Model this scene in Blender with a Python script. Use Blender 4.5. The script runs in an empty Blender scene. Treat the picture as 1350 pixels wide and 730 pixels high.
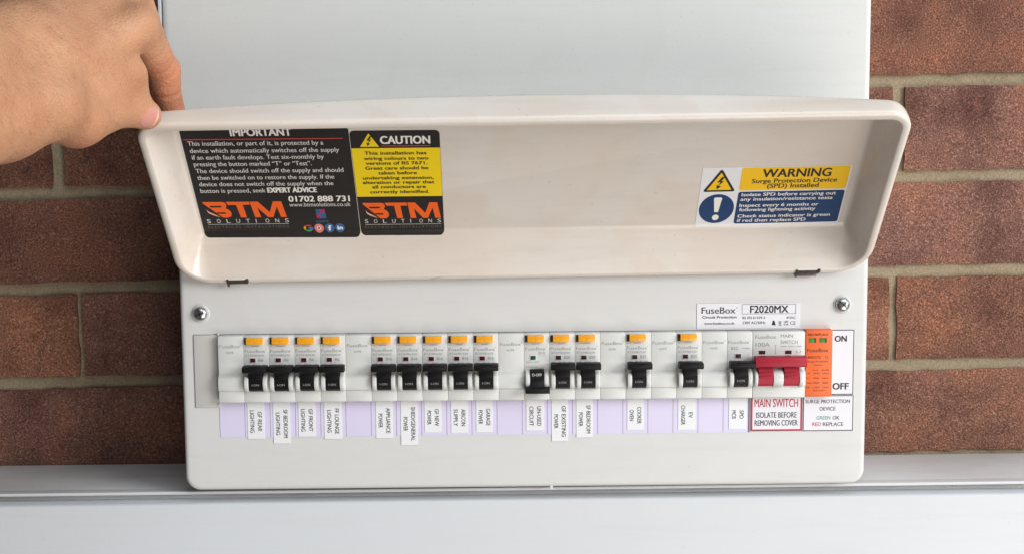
import bpy, bmesh, math, random
import numpy as np
from mathutils import Matrix, Vector
random.seed(7)
R = math.radians
sc = bpy.context.scene
col = sc.collection

# ------------------------------------------------------------------ camera
cam_d = bpy.data.cameras.new('camera')
cam = bpy.data.objects.new('camera', cam_d); col.objects.link(cam)
pitch, yaw, roll = 0.1030, 0.0103, -0.0073
f_ = Vector((math.sin(yaw)*math.cos(pitch), math.cos(yaw)*math.cos(pitch), -math.sin(pitch)))
r_ = Vector((math.cos(yaw), -math.sin(yaw), 0)); u_ = r_.cross(f_)
r2 = math.cos(roll)*r_ + math.sin(roll)*u_; u2 = -math.sin(roll)*r_ + math.cos(roll)*u_
cam.matrix_world = Matrix(((r2.x, u2.x, -f_.x, -0.0183), (r2.y, u2.y, -f_.y, -0.9114), (r2.z, u2.z, -f_.z, 0.2451), (0, 0, 0, 1)))
cam_d.sensor_width = 36; cam_d.lens = 1720/1350*36
cam_d.clip_start = 0.02; cam_d.clip_end = 100
sc.camera = cam

# ------------------------------------------------------------------ world and lamps (soft daylight from the open right-hand side)
w = bpy.data.worlds.new('World'); sc.world = w; w.use_nodes = True
bg = w.node_tree.nodes['Background']
bg.inputs['Color'].default_value = (0.92, 0.95, 1.0, 1); bg.inputs['Strength'].default_value = 0.095
def area(name, loc, target, sx, sy, power, color):
    d = bpy.data.lights.new(name, 'AREA'); d.shape = 'RECTANGLE'; d.size = sx; d.size_y = sy; d.energy = power; d.color = color
    o = bpy.data.objects.new(name, d); col.objects.link(o); o.location = loc
    o.rotation_euler = (Vector(target)-Vector(loc)).to_track_quat('-Z', 'Y').to_euler()
    return o
area('daylight_lamp', (2.35, -1.75, 0.95), (0.0, 0.0, 0.15), 1.5, 1.3, 77, (1.0, 0.985, 0.965))
area('open_sky_lamp', (0.9, -1.7, 2.3), (0.0, 0.0, 0.15), 2.6, 1.8, 42, (0.84, 0.93, 1.0))
area('ground_bounce_lamp', (1.15, -1.6, -1.05), (0.0, 0.0, 0.15), 2.0, 1.6, 37, (1.0, 0.925, 0.85))
vs = sc.view_settings; vs.view_transform = 'Standard'; vs.look = 'None'; vs.exposure = 0.10; vs.gamma = 1.0
vs.use_curve_mapping = False

# ------------------------------------------------------------------ materials
MATS = {}
def mat(name, color, rough=0.5, metal=0.0, var=0.0, vscale=8.0, bump=0.0, bscale=300.0, spec=0.5, sss=0.0, coat=0.0, var_col=None, wear=0.0):
    m = bpy.data.materials.new(name); m.use_nodes = True
    nt = m.node_tree; b = nt.nodes['Principled BSDF']; N = nt.nodes.new; Lk = nt.links.new
    b.inputs['Roughness'].default_value = rough; b.inputs['Metallic'].default_value = metal
    b.inputs['Specular IOR Level'].default_value = spec
    b.inputs['Coat Weight'].default_value = coat; b.inputs['Coat Roughness'].default_value = 0.15
    tc = N('ShaderNodeTexCoord')
    no = N('ShaderNodeTexNoise'); no.inputs['Scale'].default_value = vscale; no.inputs['Detail'].default_value = 5
    Lk(tc.outputs['Object'], no.inputs['Vector'])
    rp = N('ShaderNodeMapRange'); rp.inputs['From Min'].default_value = 0.35; rp.inputs['From Max'].default_value = 0.68
    Lk(no.outputs['Fac'], rp.inputs['Value'])
    mx = N('ShaderNodeMix'); mx.data_type = 'RGBA'
    c2 = var_col if var_col else tuple(c*(1-var) for c in color)
    mx.inputs['A'].default_value = (*color, 1); mx.inputs['B'].default_value = (*c2, 1)
    Lk(rp.outputs['Result'], mx.inputs['Factor']); Lk(mx.outputs['Result'], b.inputs['Base Color'])
    if wear > 0:
        # rubbed marks drawn out sideways, dust specks, uneven gloss
        mp = N('ShaderNodeMapping'); mp.inputs['Scale'].default_value = (6, 30, 60); Lk(tc.outputs['Object'], mp.inputs['Vector'])
        n3 = N('ShaderNodeTexNoise'); n3.inputs['Scale'].default_value = 1.6; n3.inputs['Detail'].default_value = 7; n3.inputs['Roughness'].default_value = 0.7; Lk(mp.outputs[0], n3.inputs['Vector'])
        n4 = N('ShaderNodeTexNoise'); n4.inputs['Scale'].default_value = 330; n4.inputs['Detail'].default_value = 1; Lk(tc.outputs['Object'], n4.inputs['Vector'])
        sp = N('ShaderNodeMapRange'); sp.inputs['From Min'].default_value = 0.735; sp.inputs['From Max'].default_value = 0.80; sp.inputs['To Max'].default_value = 0.6*wear; Lk(n4.outputs['Fac'], sp.inputs['Value'])
        st = N('ShaderNodeMapRange'); st.inputs['From Min'].default_value = 0.5; st.inputs['From Max'].default_value = 0.8; st.inputs['To Max'].default_value = 0.45*wear; Lk(n3.outputs['Fac'], st.inputs['Value'])
        sm = N('ShaderNodeMath'); sm.operation = 'MAXIMUM'; Lk(sp.outputs[0], sm.inputs[0]); Lk(st.outputs[0], sm.inputs[1])
        m5 = N('ShaderNodeMix'); m5.data_type = 'RGBA'; m5.inputs['B'].default_value = (0.30, 0.27, 0.235, 1)
        Lk(sm.outputs[0], m5.inputs['Factor']); Lk(mx.outputs['Result'], m5.inputs['A']); Lk(m5.outputs['Result'], b.inputs['Base Color'])
        rr = N('ShaderNodeMapRange'); rr.inputs['From Min'].default_value = 0.3; rr.inputs['From Max'].default_value = 0.7
        rr.inputs['To Min'].default_value = rough*0.85; rr.inputs['To Max'].default_value = rough*1.3; Lk(n3.outputs['Fac'], rr.inputs['Value']); Lk(rr.outputs[0], b.inputs['Roughness'])
    if bump > 0:
        n2 = N('ShaderNodeTexNoise'); n2.inputs['Scale'].default_value = bscale; n2.inputs['Detail'].default_value = 3
        Lk(tc.outputs['Object'], n2.inputs['Vector'])
        bu = N('ShaderNodeBump'); bu.inputs['Strength'].default_value = bump; bu.inputs['Distance'].default_value = 0.0006
        Lk(n2.outputs['Fac'], bu.inputs['Height']); Lk(bu.outputs['Normal'], b.inputs['Normal'])
    if sss > 0:
        b.inputs['Subsurface Weight'].default_value = sss
        b.inputs['Subsurface Radius'].default_value = (1.0, 0.35, 0.2); b.inputs['Subsurface Scale'].default_value = 0.004
    MATS[name] = m
    return m
mat('panel_paint', (0.595, 0.598, 0.595), 0.38, var=0.04, vscale=7, bump=0.10, bscale=900, wear=0.35)
mat('lid_paint', (0.68, 0.635, 0.59), 0.2, vscale=11, var_col=(0.65, 0.58, 0.51), bump=0.05, bscale=500, wear=0.5)
mat('cover_paint', (0.60, 0.612, 0.60), 0.42, vscale=5, var=0.05, bump=0.10, bscale=700, wear=0.28)
mat('trunking_paint', (0.575, 0.60, 0.63), 0.42, vscale=6, var=0.04, bump=0.10, bscale=500, wear=0.24)
mat('ledge_paint', (0.66, 0.665, 0.67), 0.45, vscale=14, var_col=(0.55, 0.545, 0.54), bump=0.1, bscale=300, wear=0.9)
mat('filler_plastic', (0.52, 0.51, 0.49), 0.45, var=0.03)
mat('module_plastic', (0.60, 0.61, 0.595), 0.36, var=0.03, vscale=40, bump=0.06, bscale=1200)
mat('black_plastic', (0.004, 0.004, 0.0045), 0.5, var=0.1, vscale=60, bump=0.05, bscale=900, spec=0.25)
mat('red_plastic', (0.36, 0.012, 0.032), 0.46, var=0.14, vscale=60, spec=0.3)
mat('orange_plastic', (0.74, 0.125, 0.02), 0.5, var=0.05, vscale=60)
mat('amber_plastic', (0.82, 0.36, 0.012), 0.32, var=0.12, vscale=300, coat=0.2)
mat('green_plastic', (0.05, 0.22, 0.03), 0.35, var=0.2, vscale=300)
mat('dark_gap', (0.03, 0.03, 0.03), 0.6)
mat('flag_red', (0.06, 0.008, 0.010), 0.3)
mat('flag_green', (0.006, 0.05, 0.032), 0.3)
mat('steel', (0.55, 0.56, 0.58), 0.28, metal=1.0, var=0.2, vscale=600)
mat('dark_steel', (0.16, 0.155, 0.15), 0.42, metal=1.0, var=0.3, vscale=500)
mat('hinge_black', (0.045, 0.042, 0.03), 0.5, var=0.2, vscale=300)
mat('paper_white', (0.72, 0.73, 0.75), 0.5, var=0.02)
mat('label_white', (0.68, 0.68, 0.73), 0.35, var=0.02)
mat('lilac_card', (0.62, 0.585, 0.76), 0.42, var=0.04, vscale=20)
mat('lilac_line', (0.13, 0.11, 0.16), 0.5)
mat('ink_black', (0.018, 0.018, 0.02), 0.45)
mat('ink_grey', (0.25, 0.255, 0.26), 0.5)
mat('ink_light', (0.62, 0.60, 0.57), 0.45)
mat('ink_white', (0.78, 0.76, 0.72), 0.4)
mat('ink_dim', (0.16, 0.13, 0.115), 0.45)
mat('ink_red', (0.44, 0.012, 0.045), 0.45)
mat('ink_line_red', (0.55, 0.06, 0.05), 0.45)
mat('ink_green', (0.10, 0.30, 0.20), 0.45)
mat('sticker_black', (0.020, 0.017, 0.016), 0.36, var=0.2, vscale=30)
mat('sticker_yellow', (0.84, 0.62, 0.006), 0.36, var=0.03)
mat('warning_yellow', (0.84, 0.51, 0.012), 0.36, var=0.03)
mat('sticker_blue', (0.012, 0.045, 0.14), 0.36, var=0.05)
mat('logo_orange', (0.86, 0.125, 0.012), 0.4, var=0.04)
mat('logo_pink', (0.80, 0.33, 0.25), 0.4)
mat('icon_blue', (0.04, 0.12, 0.33), 0.4)
mat('icon_teal', (0.02, 0.12, 0.24), 0.4)
mat('icon_crimson', (0.42, 0.02, 0.10), 0.4)
mat('icon_red', (0.55, 0.04, 0.03), 0.4)
mat('icon_yellow', (0.70, 0.42, 0.02), 0.4)
mat('icon_green', (0.05, 0.30, 0.08), 0.4)
mat('icon_gblue', (0.06, 0.20, 0.65), 0.4)
mat('icon_salmon', (0.72, 0.20, 0.17), 0.4)
mat('nail', (0.53, 0.235, 0.185), 0.28, var=0.08, vscale=150, sss=0.1, coat=0.3)
mat('nail_edge', (0.60, 0.42, 0.32), 0.35)
mat('hair', (0.10, 0.05, 0.028), 0.6)

def brick_material():
    m = bpy.data.materials.new('brick'); m.use_nodes = True; nt = m.node_tree
    b = nt.nodes['Principled BSDF']; N = nt.nodes.new; Lk = nt.links.new
    b.inputs['Roughness'].default_value = 0.9; b.inputs['Specular IOR Level'].default_value = 0.25
    tc = N('ShaderNodeTexCoord'); oi = N('ShaderNodeObjectInfo')
    vm = N('ShaderNodeVectorMath'); vm.operation = 'ADD'; Lk(tc.outputs['Object'], vm.inputs[0])
    cx = N('ShaderNodeCombineXYZ')
    mm = N('ShaderNodeMath'); mm.operation = 'MULTIPLY'; mm.inputs[1].default_value = 37.0; Lk(oi.outputs['Random'], mm.inputs[0])
    Lk(mm.outputs[0], cx.inputs['Y']); Lk(cx.outputs[0], vm.inputs[1])
    def noise(s, d=4):
        n = N('ShaderNodeTexNoise'); n.inputs['Scale'].default_value = s; n.inputs['Detail'].default_value = d
        Lk(vm.outputs[0], n.inputs['Vector']); return n
    def ramp(src, stops):
        r = N('ShaderNodeValToRGB'); e = r.color_ramp.elements
        while len(e) < len(stops): e.new(0.5)
        for i, (p, c) in enumerate(stops): e[i].position = p; e[i].color = (*c, 1)
        Lk(src, r.inputs['Fac']); return r
    base = ramp(oi.outputs['Random'], [(0.0, (0.140, 0.066, 0.048)), (0.25, (0.215, 0.097, 0.060)), (0.5, (0.180, 0.090, 0.070)), (0.75, (0.235, 0.110, 0.070)), (1.0, (0.165, 0.073, 0.050))])
    big = noise(22); grain = noise(800, 2); fine = noise(1500, 2)
    m1 = N('ShaderNodeMix'); m1.data_type = 'RGBA'; m1.blend_type = 'MULTIPLY'; m1.inputs['Factor'].default_value = 1
    rb = ramp(big.outputs['Fac'], [(0.30, (0.55, 0.48, 0.50)), (0.5, (1, 1, 1)), (0.72, (1.35, 1.22, 1.08))])
    Lk(base.outputs[0], m1.inputs['A']); Lk(rb.outputs[0], m1.inputs['B'])
    m2 = N('ShaderNodeMix'); m2.data_type = 'RGBA'; m2.blend_type = 'MULTIPLY'; m2.inputs['Factor'].default_value = 1
    rg = ramp(grain.outputs['Fac'], [(0.28, (0.42, 0.38, 0.40)), (0.46, (0.92, 0.92, 0.92)), (0.60, (1.25, 1.25, 1.22)), (0.70, (2.1, 2.3, 2.4))])
    Lk(m1.outputs['Result'], m2.inputs['A']); Lk(rg.outputs[0], m2.inputs['B'])
    Lk(m2.outputs['Result'], b.inputs['Base Color'])
    ad = N('ShaderNodeMath'); ad.operation = 'ADD'; Lk(grain.outputs['Fac'], ad.inputs[0]); Lk(fine.outputs['Fac'], ad.inputs[1])
    bu = N('ShaderNodeBump'); bu.inputs['Strength'].default_value = 0.8; bu.inputs['Distance'].default_value = 0.0012
    Lk(ad.outputs[0], bu.inputs['Height']); Lk(bu.outputs['Normal'], b.inputs['Normal'])
    MATS['brick'] = m
def patches(name, c):
    nt = MATS[name].node_tree; N = nt.nodes.new; Lk = nt.links.new; b = nt.nodes['Principled BSDF']
    src = b.inputs['Base Color'].links[0].from_socket
    tc = N('ShaderNodeTexCoord'); n = N('ShaderNodeTexNoise'); n.inputs['Scale'].default_value = 19; n.inputs['Detail'].default_value = 3; n.inputs['Distortion'].default_value = 1.2
    Lk(tc.outputs['Object'], n.inputs['Vector'])
    r = N('ShaderNodeMapRange'); r.inputs['From Min'].default_value = 0.57; r.inputs['From Max'].default_value = 0.63; r.inputs['To Max'].default_value = 0.5; Lk(n.outputs['Fac'], r.inputs['Value'])
    m = N('ShaderNodeMix'); m.data_type = 'RGBA'; m.inputs['B'].default_value = (*c, 1); Lk(r.outputs[0], m.inputs['Factor']); Lk(src, m.inputs['A']); Lk(m.outputs['Result'], b.inputs['Base Color'])
patches('lid_paint', (0.645, 0.575, 0.505)); patches('cover_paint', (0.575, 0.575, 0.555)); patches('panel_paint', (0.58, 0.575, 0.56))
brick_material()
mat('mortar', (0.31, 0.25, 0.168), 0.95, vscale=620, var_col=(0.215, 0.17, 0.11), bump=1.0, bscale=800, spec=0.2)

def skin_material():
    m = bpy.data.materials.new('skin'); m.use_nodes = True; nt = m.node_tree
    b = nt.nodes['Principled BSDF']; N = nt.nodes.new; Lk = nt.links.new
    tc = N('ShaderNodeTexCoord')
    n1 = N('ShaderNodeTexNoise'); n1.inputs['Scale'].default_value = 34; n1.inputs['Detail'].default_value = 6; Lk(tc.outputs['Object'], n1.inputs['Vector'])
    r = N('ShaderNodeValToRGB'); e = r.color_ramp.elements
    e[0].position = 0.3; e[0].color = (0.375, 0.178, 0.094, 1); e[1].position = 0.7; e[1].color = (0.485, 0.258, 0.145, 1)
    Lk(n1.outputs['Fac'], r.inputs['Fac'])
    n5 = N('ShaderNodeTexNoise'); n5.inputs['Scale'].default_value = 85; n5.inputs['Detail'].default_value = 4; Lk(tc.outputs['Object'], n5.inputs['Vector'])
    mr = N('ShaderNodeMapRange'); mr.inputs['From Min'].default_value = 0.5; mr.inputs['From Max'].default_value = 0.75; mr.inputs['To Max'].default_value = 0.5; Lk(n5.outputs['Fac'], mr.inputs['Value'])
    mo = N('ShaderNodeMix'); mo.data_type = 'RGBA'; mo.inputs['B'].default_value = (0.385, 0.158, 0.088, 1); Lk(mr.outputs[0], mo.inputs['Factor']); Lk(r.outputs['Color'], mo.inputs['A'])
    at = N('ShaderNodeAttribute'); at.attribute_name = 'redness'
    mx = N('ShaderNodeMix'); mx.data_type = 'RGBA'; mx.inputs['B'].default_value = (0.46, 0.175, 0.098, 1)
    Lk(at.outputs['Fac'], mx.inputs['Factor']); Lk(mo.outputs['Result'], mx.inputs['A']); Lk(mx.outputs['Result'], b.inputs['Base Color'])
    b.inputs['Roughness'].default_value = 0.52; b.inputs['Specular IOR Level'].default_value = 0.4
    b.inputs['Subsurface Weight'].default_value = 0.12; b.inputs['Subsurface Radius'].default_value = (1.0, 0.35, 0.2); b.inputs['Subsurface Scale'].default_value = 0.004
    vo = N('ShaderNodeTexVoronoi'); vo.inputs['Scale'].default_value = 650; Lk(tc.outputs['Object'], vo.inputs['Vector'])
    n2 = N('ShaderNodeTexNoise'); n2.inputs['Scale'].default_value = 130; n2.inputs['Detail'].default_value = 5; Lk(tc.outputs['Object'], n2.inputs['Vector'])
    ad = N('ShaderNodeMath'); ad.operation = 'MULTIPLY_ADD'; ad.inputs[1].default_value = 1.8
    Lk(n2.outputs['Fac'], ad.inputs[0]); Lk(vo.outputs['Distance'], ad.inputs[2])
    bu = N('ShaderNodeBump'); bu.inputs['Strength'].default_value = 0.34; bu.inputs['Distance'].default_value = 0.0011
    Lk(ad.outputs[0], bu.inputs['Height']); Lk(bu.outputs['Normal'], b.inputs['Normal'])
    MATS['skin'] = m
skin_material()

# ------------------------------------------------------------------ text -> flat outlines
_tc = {}
def text_mesh(s, bold=0.0):
    key = (s, bold)
    if key in _tc: return _tc[key]
    c = bpy.data.curves.new('text', 'FONT'); c.body = s; c.size = 1.0; c.resolution_u = 3; c.offset = bold
    o = bpy.data.objects.new('text', c); col.objects.link(o)
    dg = bpy.context.evaluated_depsgraph_get(); dg.update()
    me = o.evaluated_get(dg).to_mesh()
    V = [(v.co.x, v.co.y) for v in me.vertices]; Fc = [tuple(p.vertices) for p in me.polygons]
    o.evaluated_get(dg).to_mesh_clear()
    bpy.data.objects.remove(o); bpy.data.curves.remove(c)
    _tc[key] = (V, Fc)
    return _tc[key]
_capH = max(v[1] for v in text_mesh('H')[0])

# ------------------------------------------------------------------ mesh builder
class MB:
    def __init__(s): s.v = []; s.f = []; s.m = []; s.mats = []
    def mi(s, name):
        if name not in s.mats: s.mats.append(name)
        return s.mats.index(name)
    def add(s, V, Fc, m, fn=None):
        o = len(s.v); k = s.mi(m)
        s.v += [tuple(fn(p)) if fn else tuple(p) for p in V]
        for f in Fc: s.f.append(tuple(i+o for i in f)); s.m.append(k)
    def box(s, x0, x1, y0, y1, z0, z1, m, bev=0.0, seg=2):
        bm = bmesh.new(); bmesh.ops.create_cube(bm, size=1)
        for v in bm.verts: v.co = ((x0+x1)/2+v.co.x*(x1-x0), (y0+y1)/2+v.co.y*(y1-y0), (z0+z1)/2+v.co.z*(z1-z0))
        if bev: bmesh.ops.bevel(bm, geom=bm.edges[:], offset=bev, segments=seg, affect='EDGES', profile=0.6)
        bm.verts.index_update()
        s.add([v.co[:] for v in bm.verts], [[v.index for v in f.verts] for f in bm.faces], m); bm.free()
    def prism_x(s, prof, x0, x1, m, bev=0.0):
        # prof: (y, z) outline, extruded along x
        bm = bmesh.new(); a = [bm.verts.new((x0, y, z)) for y, z in prof]; b = [bm.verts.new((x1, y, z)) for y, z in prof]
        n = len(prof)
        for i in range(n): bm.faces.new((a[i], a[(i+1) % n], b[(i+1) % n], b[i]))
        bm.faces.new(a[::-1]); bm.faces.new(b)
        bmesh.ops.recalc_face_normals(bm, faces=bm.faces[:])
        if bev:
            ed = [e for e in bm.edges if abs(e.verts[0].co.x-e.verts[1].co.x) < 1e-9]
            bmesh.ops.bevel(bm, geom=ed, offset=bev, segments=2, affect='EDGES', profile=0.6, clamp_overlap=True)
        bm.verts.index_update()
        s.add([v.co[:] for v in bm.verts], [[v.index for v in f.verts] for f in bm.faces], m); bm.free()
    def rings(s, rings, m, cap0=False, cap1=False, fn=None):
        n = len(rings[0]); V = [p for r in rings for p in r]; Fc = []
        for k in range(len(rings)-1):
            for i in range(n):
                j = (i+1) % n
                Fc.append((k*n+i, k*n+j, (k+1)*n+j, (k+1)*n+i))
        if cap0: Fc.append(tuple(range(n))[::-1])
        if cap1: Fc.append(tuple((len(rings)-1)*n+i for i in range(n)))
        s.add(V, Fc, m, fn)
    def lathe(s, prof, m, axis='y', seg=20, c=(0, 0, 0)):
        rs = []
        for r, h in prof:
            rs.append([(c[0]+r*math.cos(2*math.pi*i/seg), c[1]+h, c[2]+r*math.sin(2*math.pi*i/seg)) for i in range(seg)])
        s.rings(rs, m, cap1=True)
    def poly(s, pts, m, fn=None):
        s.add([tuple(p) for p in pts], [tuple(range(len(pts)))], m, fn)
    def text(s, t, x0, x1, yb, cap, m, fn, bold=0.0, cx=None):
        # heavier weights are struck several times, slightly shifted
        V, Fc = text_mesh(t)
        a = min(v[0] for v in V); b = max(v[0] for v in V)
        e = bold*cap/_capH; sx = (x1-x0-2*e)/(b-a); sy = (cap-e)/_capH
        sh = ((0, 0),) if bold == 0 else ((-e, 0), (e, 0)) if bold < 0.015 else ((-e, -e/2), (e, -e/2), (-e, e/2), (e, e/2), (0, 0))
        for k, (dx, dy) in enumerate(sh):
            def g(p, k=k):
                q = fn(p); return (q[0], q[1]-k*0.000004, q[2]) if abs(fn((p[0], p[1]+1))[1]-q[1]) < 1e-4 else (q[0], q[1], q[2]+k*0.000004)
            s.add([((x-a)*sx+x0+e+dx, y*sy+yb+e/2+dy) for x, y in V], Fc, m, g)
    def build(s, name, parent=None, smooth=True, angle=32):
        me = bpy.data.meshes.new(name); me.from_pydata(s.v, [], s.f)
        for n in s.mats: me.materials.append(MATS[n])
        me.polygons.foreach_set('material_index', s.m)
        me.validate(); me.update()
        bm = bmesh.new(); bm.from_mesh(me)
        for f in bm.faces: f.smooth = smooth
        bm.to_mesh(me); bm.free()
        if smooth: me.set_sharp_from_angle(angle=R(angle))
        o = bpy.data.objects.new(name, me); col.objects.link(o); o.parent = parent
        return o

def tag(o, label=None, cat=None, group=None, kind=None):
    if label: o['label'] = label
    if cat: o['category'] = cat
    if group: o['group'] = group
    if kind: o['kind'] = kind
    return o
def empty(name, loc=(0, 0, 0)):
    o = bpy.data.objects.new(name, None); col.objects.link(o); o.location = loc; o.empty_display_size = 0.02; return o
def rrect(x0, x1, y0, y1, r, seg=6):
    # r: radius or (bottom-left, bottom-right, top-right, top-left); counter-clockwise
    if not isinstance(r, tuple): r = (r,)*4
    out = []
    for (cx, cy, a0, rr) in ((x0+r[0], y0+r[0], 180, r[0]), (x1-r[1], y0+r[1], 270, r[1]), (x1-r[2], y1-r[2], 0, r[2]), (x0+r[3], y1-r[3], 90, r[3])):
        for k in range(seg+1):
            a = R(a0+90*k/seg); out.append((cx+rr*math.cos(a), cy+rr*math.sin(a)))
    return out

# ================================================================== BRICK WALL
WALL_Y = 0.100
wall = MB()
wall.box(-1.3, 1.3, WALL_Y+0.0050, WALL_Y+0.10, -0.45, 0.85, 'mortar')
# slightly uneven mortar sheet in front of the core
nx, nz = 260, 130
V = []; Fc = []
for j in range(nz+1):
    for i in range(nx+1):
        V.append((-1.3+2.6*i/nx, WALL_Y+0.0036+random.uniform(-0.0009, 0.0009), -0.45+1.3*j/nz))
for j in range(nz):
    for i in range(nx):
        a = j*(nx+1)+i; Fc.append((a, a+1, a+nx+2, a+nx+1))
wall.add(V, Fc, 'mortar')
brick_wall = wall.build('brick_wall', angle=80)
brick_wall.rotation_euler = (0, -0.0122, 0)
tag(brick_wall, 'red-brown brick wall with sandy grey mortar behind the white electrical boxes', 'wall')
def make_brick(w_, h_, rnd):
    bm = bmesh.new(); nx_, nz_ = max(4, int(w_/0.011)), 6
    grid = []
    for j in range(nz_+1):
        row = []
        for i in range(nx_+1):
            x = -w_/2+w_*i/nx_; z = -h_/2+h_*j/nz_
            ed = (i in (0, nx_)) or (j in (0, nz_))
            y = rnd.uniform(-0.0004, 0.0004)
            if ed:
                y += 0.0009+rnd.uniform(0, 0.0011)
                x += rnd.uniform(-0.0008, 0.0006)*(1 if i == nx_ else -1 if i == 0 else 0)
                z += rnd.uniform(-0.0010, 0.0005)*(1 if j == nz_ else -1 if j == 0 else 0)
            row.append(bm.verts.new((x, y, z)))
        grid.append(row)
    for j in range(nz_):
        for i in range(nx_): bm.faces.new((grid[j][i], grid[j][i+1], grid[j+1][i+1], grid[j+1][i]))
    be = [e for e in bm.edges if e.is_boundary]
    ex = bmesh.ops.extrude_edge_only(bm, edges=be)
    for v in [g for g in ex['geom'] if isinstance(g, bmesh.types.BMVert)]: v.co.y = 0.02; v.co.x *= 1.002; v.co.z *= 1.004
    bmesh.ops.recalc_face_normals(bm, faces=bm.faces[:])
    for f in bm.faces: f.smooth = True
    me = bpy.data.meshes.new('brick'); bm.to_mesh(me); bm.free()
    me.materials.append(MATS['brick']); me.set_sharp_from_angle(angle=R(50))
    return me
rb = random.Random(11)
PITCH_Z, PITCH_X = 0.0738, 0.2165
bmeshes = [make_brick(PITCH_X-0.0095, PITCH_Z-0.0090, rb) for _ in range(10)]
k = 0
for r_i in range(-8, 8):
    z0 = 0.2124+PITCH_Z*r_i                        # joint under this course
    off = 0.2955 if r_i % 2 == 0 else 0.2955-PITCH_X/2
    for c in range(-8, 6):
        x = off-PITCH_X/2+PITCH_X*c
        if r_i == -2: x = 0.2924+0.2118*(c-0.5)
        if x < -1.32 or x > 1.32: continue
        o = bpy.data.objects.new('brick', bmeshes[rb.randrange(10)]); col.objects.link(o); o.parent = brick_wall
        o.location = (x+rb.uniform(-0.001, 0.001), WALL_Y-0.0010+rb.uniform(-0.0012, 0.0012), z0+PITCH_Z/2)
        o.rotation_euler = (0, rb.uniform(-0.004, 0.004), rb.choice((0, 0, 0.003, -0.003)))
        k += 1

# ================================================================== TRUNKING BELOW
trunk = empty('cable_trunking', (0, 0.05, -0.1))
tag(trunk, 'long white metal cable trunking running along the wall under the consumer unit', 'trunking')
trunk.rotation_euler = (0, -0.0026, 0)
b = MB()
b.box(-1.28, 1.28, -0.031, 0.0485, -0.10, 0.0963, 'ledge_paint', 0.0006)
t_body = b.build('trunking_body', trunk)
b = MB()
# folded lip along the front edge of the top and the recess under it
b.box(-1.28, 1.28, -0.0395, -0.0300, 0.0950, 0.0970, 'ledge_paint', 0.0006)
b.box(-1.28, 1.28, -0.0402, -0.0390, 0.0958, 0.0974, 'trunking_paint', 0.0004)
b.build('top_lip', trunk)
b = MB()
prof = [(-0.0305, 0.0902), (-0.0432, 0.0900), (-0.0442, 0.0896), (-0.0448, 0.0888), (-0.0449, 0.0875), (-0.0449, -0.10), (-0.0305, -0.10)]
b.prism_x(prof, -1.28, 1.28, 'trunking_paint')
b.build('cover', trunk)

# ================================================================== COVER BOX ABOVE
ub = empty('enclosure_box', (-0.004, 0.05, 0.25))
tag(ub, 'plain white metal enclosure above the open lid, running up out of view', 'enclosure')
b = MB(); b.box(-0.2462, 0.2435, -0.046, 0.049, 0.0, 0.58, 'cover_paint', 0.001); b.build('box_body', ub)
b = MB()
rs = []
for ins, y in ((0.0, -0.0445), (0.0, -0.0485), (0.0005, -0.0496), (0.0016, -0.0502), (0.004, -0.0503)):
    rs.append([(x, y, z) for x, z in rrect(-0.2435+ins, 0.2444-ins, 0.0+ins, 0.58-ins, 0.004, 3)])
b.rings(rs, 'cover_paint', cap1=True)
b.build('cover_plate', ub)
b = MB(); b.box(-0.2464, -0.2442, -0.0500, -0.0455, 0.0, 0.58, 'trunking_paint', 0.0004); b.build('side_flange', ub)

# ================================================================== CONSUMER UNIT
unit = empty('consumer_unit', (0, 0, 0))
tag(unit, 'white consumer unit with its stickered lid lifted open above a row of breakers', 'consumer unit')
b = MB(); b.box(-0.2385, 0.2385, 0.006, 0.099, 0.0035, 0.2440, 'panel_paint', 0.002); b.build('enclosure', unit)

# front panel with the module cut-out
HX0, HX1, HZ0, HZ1 = -0.2335, 0.2162, 0.0640, 0.1122
def panel_mesh():
    bm = bmesh.new(); prev = None
    prof = ((0.0012, 0.0085), (0.0, 0.0075), (0.0, 0.0032), (0.0004, 0.0016), (0.0012, 0.0006), (0.0024, 0.0001), (0.0040, 0.0))
    for ins, y in prof:
        ring = [bm.verts.new((x, y, z)) for x, z in rrect(-0.2425+ins, 0.2425-ins, 0.0+ins, 0.2455-ins, 0.0105-ins*0.8, 8)]
        if prev:
            n = len(ring)
            for i in range(n): bm.faces.new((prev[i], prev[(i+1) % n], ring[(i+1) % n], ring[i]))
        prev = ring
    hole = [bm.verts.new((x, 0.0, z)) for x, z in rrect(HX0, HX1, HZ0, HZ1, 0.0006, 2)]
    n = len(hole); he = [bm.edges.new((hole[i], hole[(i+1) % n])) for i in range(n)]
    n2 = len(prev); oe = [bm.edges.get((prev[i], prev[(i+1) % n2])) for i in range(n2)]
    bmesh.ops.triangle_fill(bm, edges=oe+he, use_beauty=True, use_dissolve=False)
    back = [bm.verts.new((v.co.x, 0.0085, v.co.z)) for v in hole]
    for i in range(n): bm.faces.new((hole[i], hole[(i+1) % n], back[(i+1) % n], back[i]))
    bmesh.ops.recalc_face_normals(bm, faces=bm.faces[:])
    for f in bm.faces: f.smooth = True
    me = bpy.data.meshes.new('front_panel'); bm.to_mesh(me); bm.free(); me.materials.append(MATS['panel_paint'])
    me.set_sharp_from_angle(angle=R(30)); return me
fp = bpy.data.objects.new('front_panel', panel_mesh()); col.objects.link(fp); fp.parent = unit
# dark backing sheet, its colour standing in for the shaded interior behind the modules
b = MB(); b.box(-0.2350, 0.2176, 0.0098, 0.0150, 0.0620, 0.1140, 'dark_gap'); b.build('shade_backing', unit)
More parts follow.
